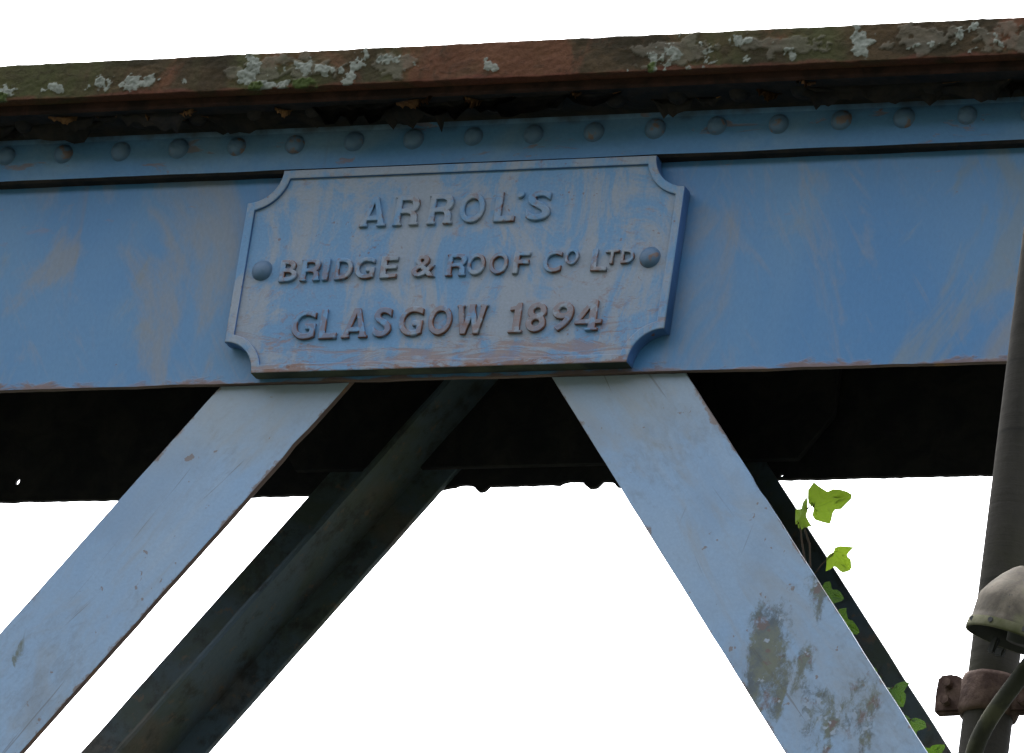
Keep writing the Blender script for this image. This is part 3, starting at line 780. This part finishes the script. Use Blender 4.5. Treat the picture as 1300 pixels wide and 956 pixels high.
# ------------------------------------------------------------ ivy
def build_ivy():
    def leaf_mat(name, c0, c1, t0, t1, f):
        n = NM(name, .4, .4)
        oi = n.t.nodes.new('ShaderNodeObjectInfo')
        ax_ = n.math('ABSOLUTE', n.X)
        fan = n.math('ABSOLUTE', n.math('SUBTRACT', n.math('FRACT', n.math('MULTIPLY', n.math('ARCTAN2', ax_, n.add(n.Z, .04)), 1.9)), .5))
        vein = n.math('MAXIMUM', n.ss(ax_, .022, .008), n.mul(n.ss(fan, .045, .015), .7))
        c = n.mix(n.noise(9, detail=5), c0, c1)
        c = n.mix(n.mul(oi.outputs['Random'], .45), c, tuple(v*.6 for v in c0))
        c = n.mix(n.mul(vein, .6), c, tuple(min(1, v*1.8) for v in c1))
        n.out(c, .4, n.add(n.noise(14, detail=4), n.mul(vein, -.6)), .5, .02)
        tr = n.t.nodes.new('ShaderNodeBsdfTranslucent'); n.put(n.mix(n.mul(vein, .4), n.mix(n.noise(7, detail=5), t0, t1), tuple(v*.6 for v in t0)), tr.inputs['Color'])
        mx = n.t.nodes.new('ShaderNodeMixShader'); mx.inputs[0].default_value = f
        n.t.links.new(n.b.outputs[0], mx.inputs[1]); n.t.links.new(tr.outputs[0], mx.inputs[2]); n.t.links.new(mx.outputs[0], n.t.nodes['Material Output'].inputs[0])
        return n.m
    ml = leaf_mat('bright_ivy_leaf', (.05, .10, .015), (.085, .15, .025), (.32, .52, .02), (.44, .64, .05), .6)  # brighter, more translucent colour for the leaves near the tip
    ml2 = leaf_mat('dark_ivy_leaf', (.02, .05, .012), (.035, .08, .018), (.07, .15, .012), (.11, .21, .02), .32)  # darker, less translucent colour for the lower leaves
    n = NM('ivy_stem', .8, .2); ms = n.out(n.mix(n.noise(60), (.03, .02, .012), (.06, .04, .024)), .8, n.noise(90), .5, .001)
    base = Vector((1.16, .10, -1.35))
    t = empty('ivy_vine', base); tag(t, 'green ivy vine climbing beside the right hand diagonal brace', 'ivy')
    def L(p): return Vector(p) - base
    # half outline of a three to five lobed leaf, stalk at origin, tip at +z
    half = [(.0, .0), (.15, -.10), (.31, -.08), (.45, .05), (.60, .26), (.46, .33), (.33, .40), (.27, .50), (.29, .66), (.22, .84), (.11, .99), (.0, 1.08)]
    def leaf_mesh(seed, lob):
        rg = random.Random(seed); bm = bmesh.new()
        def P(x, z):
            x *= lob; r = math.hypot(x, z)
            y = -.20*abs(x) + .16*(z - .4)**2 + .05*math.sin(6*x + seed) + rg.uniform(-.012, .012)
            return bm.verts.new((x, y, z))
        mid = [P(0, z) for z in (0, .2, .4, .6, .8, 1.08)]
        for s in (-1, 1):
            pts = [P(s*x*rg.uniform(.9, 1.1), z + rg.uniform(-.03, .03)) for x, z in half[1:-1]]
            inner = [P(s*x*.5, z*.5 + .12) for x, z in half[1:-1]]
            midi = [0, 0, 1, 1, 2, 3, 3, 4, 4, 5]
            for k in range(len(pts) - 1):
                bm.faces.new((inner[k], pts[k], pts[k+1], inner[k+1]))
            bm.faces.new((mid[0], pts[0], inner[0]))
            bm.faces.new((mid[5], inner[-1], pts[-1]))
            seq = inner
            mi = 0
            for k in range(len(seq) - 1):
                tgt = min(4, int((k + 1) * 5 / len(seq)))
                if tgt > mi:
                    bm.faces.new((mid[mi], seq[k], seq[k+1], mid[tgt])); mi = tgt
                else: bm.faces.new((mid[mi], seq[k], seq[k+1]))
            bm.faces.new((mid[4], seq[-1], mid[5]))
        bmesh.ops.recalc_face_normals(bm, faces=bm.faces)
        me = bpy.data.meshes.new('leaf'); bm.to_mesh(me); bm.free(); me.materials.append(ml)
        for p in me.polygons: p.use_smooth = True
        return me
    LM = [leaf_mesh(k, .92 + .08*k) for k in range(4)]
    main = [(1.16, .10, -1.35), (1.08, .09, -1.20), (1.02, .085, -1.06), (.95, .09, -.95), (.90, .095, -.83), (.83, .10, -.735), (.765, .10, -.66), (.715, .10, -.58), (.685, .10, -.51), (.668, .10, -.455), (.672, .10, -.43), (.69, .10, -.42)]
    pts = []
    for i in range(len(main) - 1):
        a, b = Vector(main[i]), Vector(main[i+1])
        for k in range(4):
            s = k / 4; p = a.lerp(b, s); pts.append(L(p + Vector((.004*fbm(i + s, 1, 1, 2), .004*fbm(i + s, 4, 1, 2), 0))))
    pts.append(L(main[-1]))
    bm = bmesh.new(); tube(bm, pts, [.0034 - .0022*i/len(pts) for i in range(len(pts))], 8); from_bm('stem', bm, ms, t, True)
    # second thin shoot
    bm = bmesh.new(); tube(bm, [L(p) for p in ((.715, .10, -.58), (.70, .105, -.54), (.69, .11, -.49), (.672, .11, -.45))], .0018, 6); from_bm('stem', bm, ms, t, True)
    # leaf: stalk start, leaf base, size, tip direction (screen-ish: right, up), tilt out of view, mesh
    toC = (cam.matrix_world.translation - Vector((.7, .1, -.5))).normalized()
    def leaf(a, b, size, ang, tilt, turn, k, dark_leaf=False):
        a, b = Vector(a), Vector(b)
        bm = bmesh.new(); m_ = (a + b) / 2 + Vector((0, 0, .006)); tube(bm, [L(a), L(m_), L(b)], [.0014, .0012, .0011], 6); from_bm('leaf_stalk', bm, ms, t, True)
        o = obj('leaf', LM[k], None, t)
        if dark_leaf: o.material_slots[0].link = 'OBJECT'; o.material_slots[0].material = ml2
        o.location = L(b); o.scale = (size * (.82 if dark_leaf else 1),)*3
        o.rotation_euler = (Matrix.Rotation(R(turn), 3, 'Z') @ Matrix.Rotation(R(tilt), 3, 'X') @ Matrix.Rotation(R(ang), 3, 'Y')).to_euler()
        return o
    leaf((.69, .10, -.42), (.695, .095, -.428), .066, 62, 8, 20, 1)          # bright leaf against the sky
    leaf((.668, .10, -.455), (.672, .09, -.46), .05, 6, 10, 78, 0)           # edge-on beside it
    leaf((.70, .10, -.57), (.742, .10, -.512), .046, 118, 38, 48, 2)         # lower leaf against the sky
    leaf((.715, .10, -.58), (.712, .085, -.575), .045, 200, 10, 15, 0, True)
    leaf((.74, .10, -.62), (.735, .085, -.595), .045, 95, 15, 20, 3, True)
    leaf((.775, .10, -.66), (.765, .085, -.645), .055, 110, 12, 15, 1, True)
    leaf((.80, .10, -.70), (.805, .09, -.70), .04, 170, 12, 25, 0, True)
    rg = random.Random(5)
    for i, (x, z, s) in enumerate(((.855, -.745, .05), (.885, -.765, .055), (.865, -.80, .05), (.93, -.83, .055), (.915, -.89, .055), (.96, -.90, .05),
                                  (.92, -.92, .06), (.975, -.96, .07), (1.01, -1.0, .06), (.99, -1.06, .07), (1.04, -1.1, .06), (1.07, -1.18, .07), (1.12, -1.25, .06))):
        leaf((x - .01, .10, z - .03), (x, rg.uniform(.06, .11), z), s, rg.uniform(40, 160) if i % 3 else rg.uniform(160, 250), rg.uniform(-25, 35), rg.uniform(-20, 50), i % 4, True)
build_ivy()
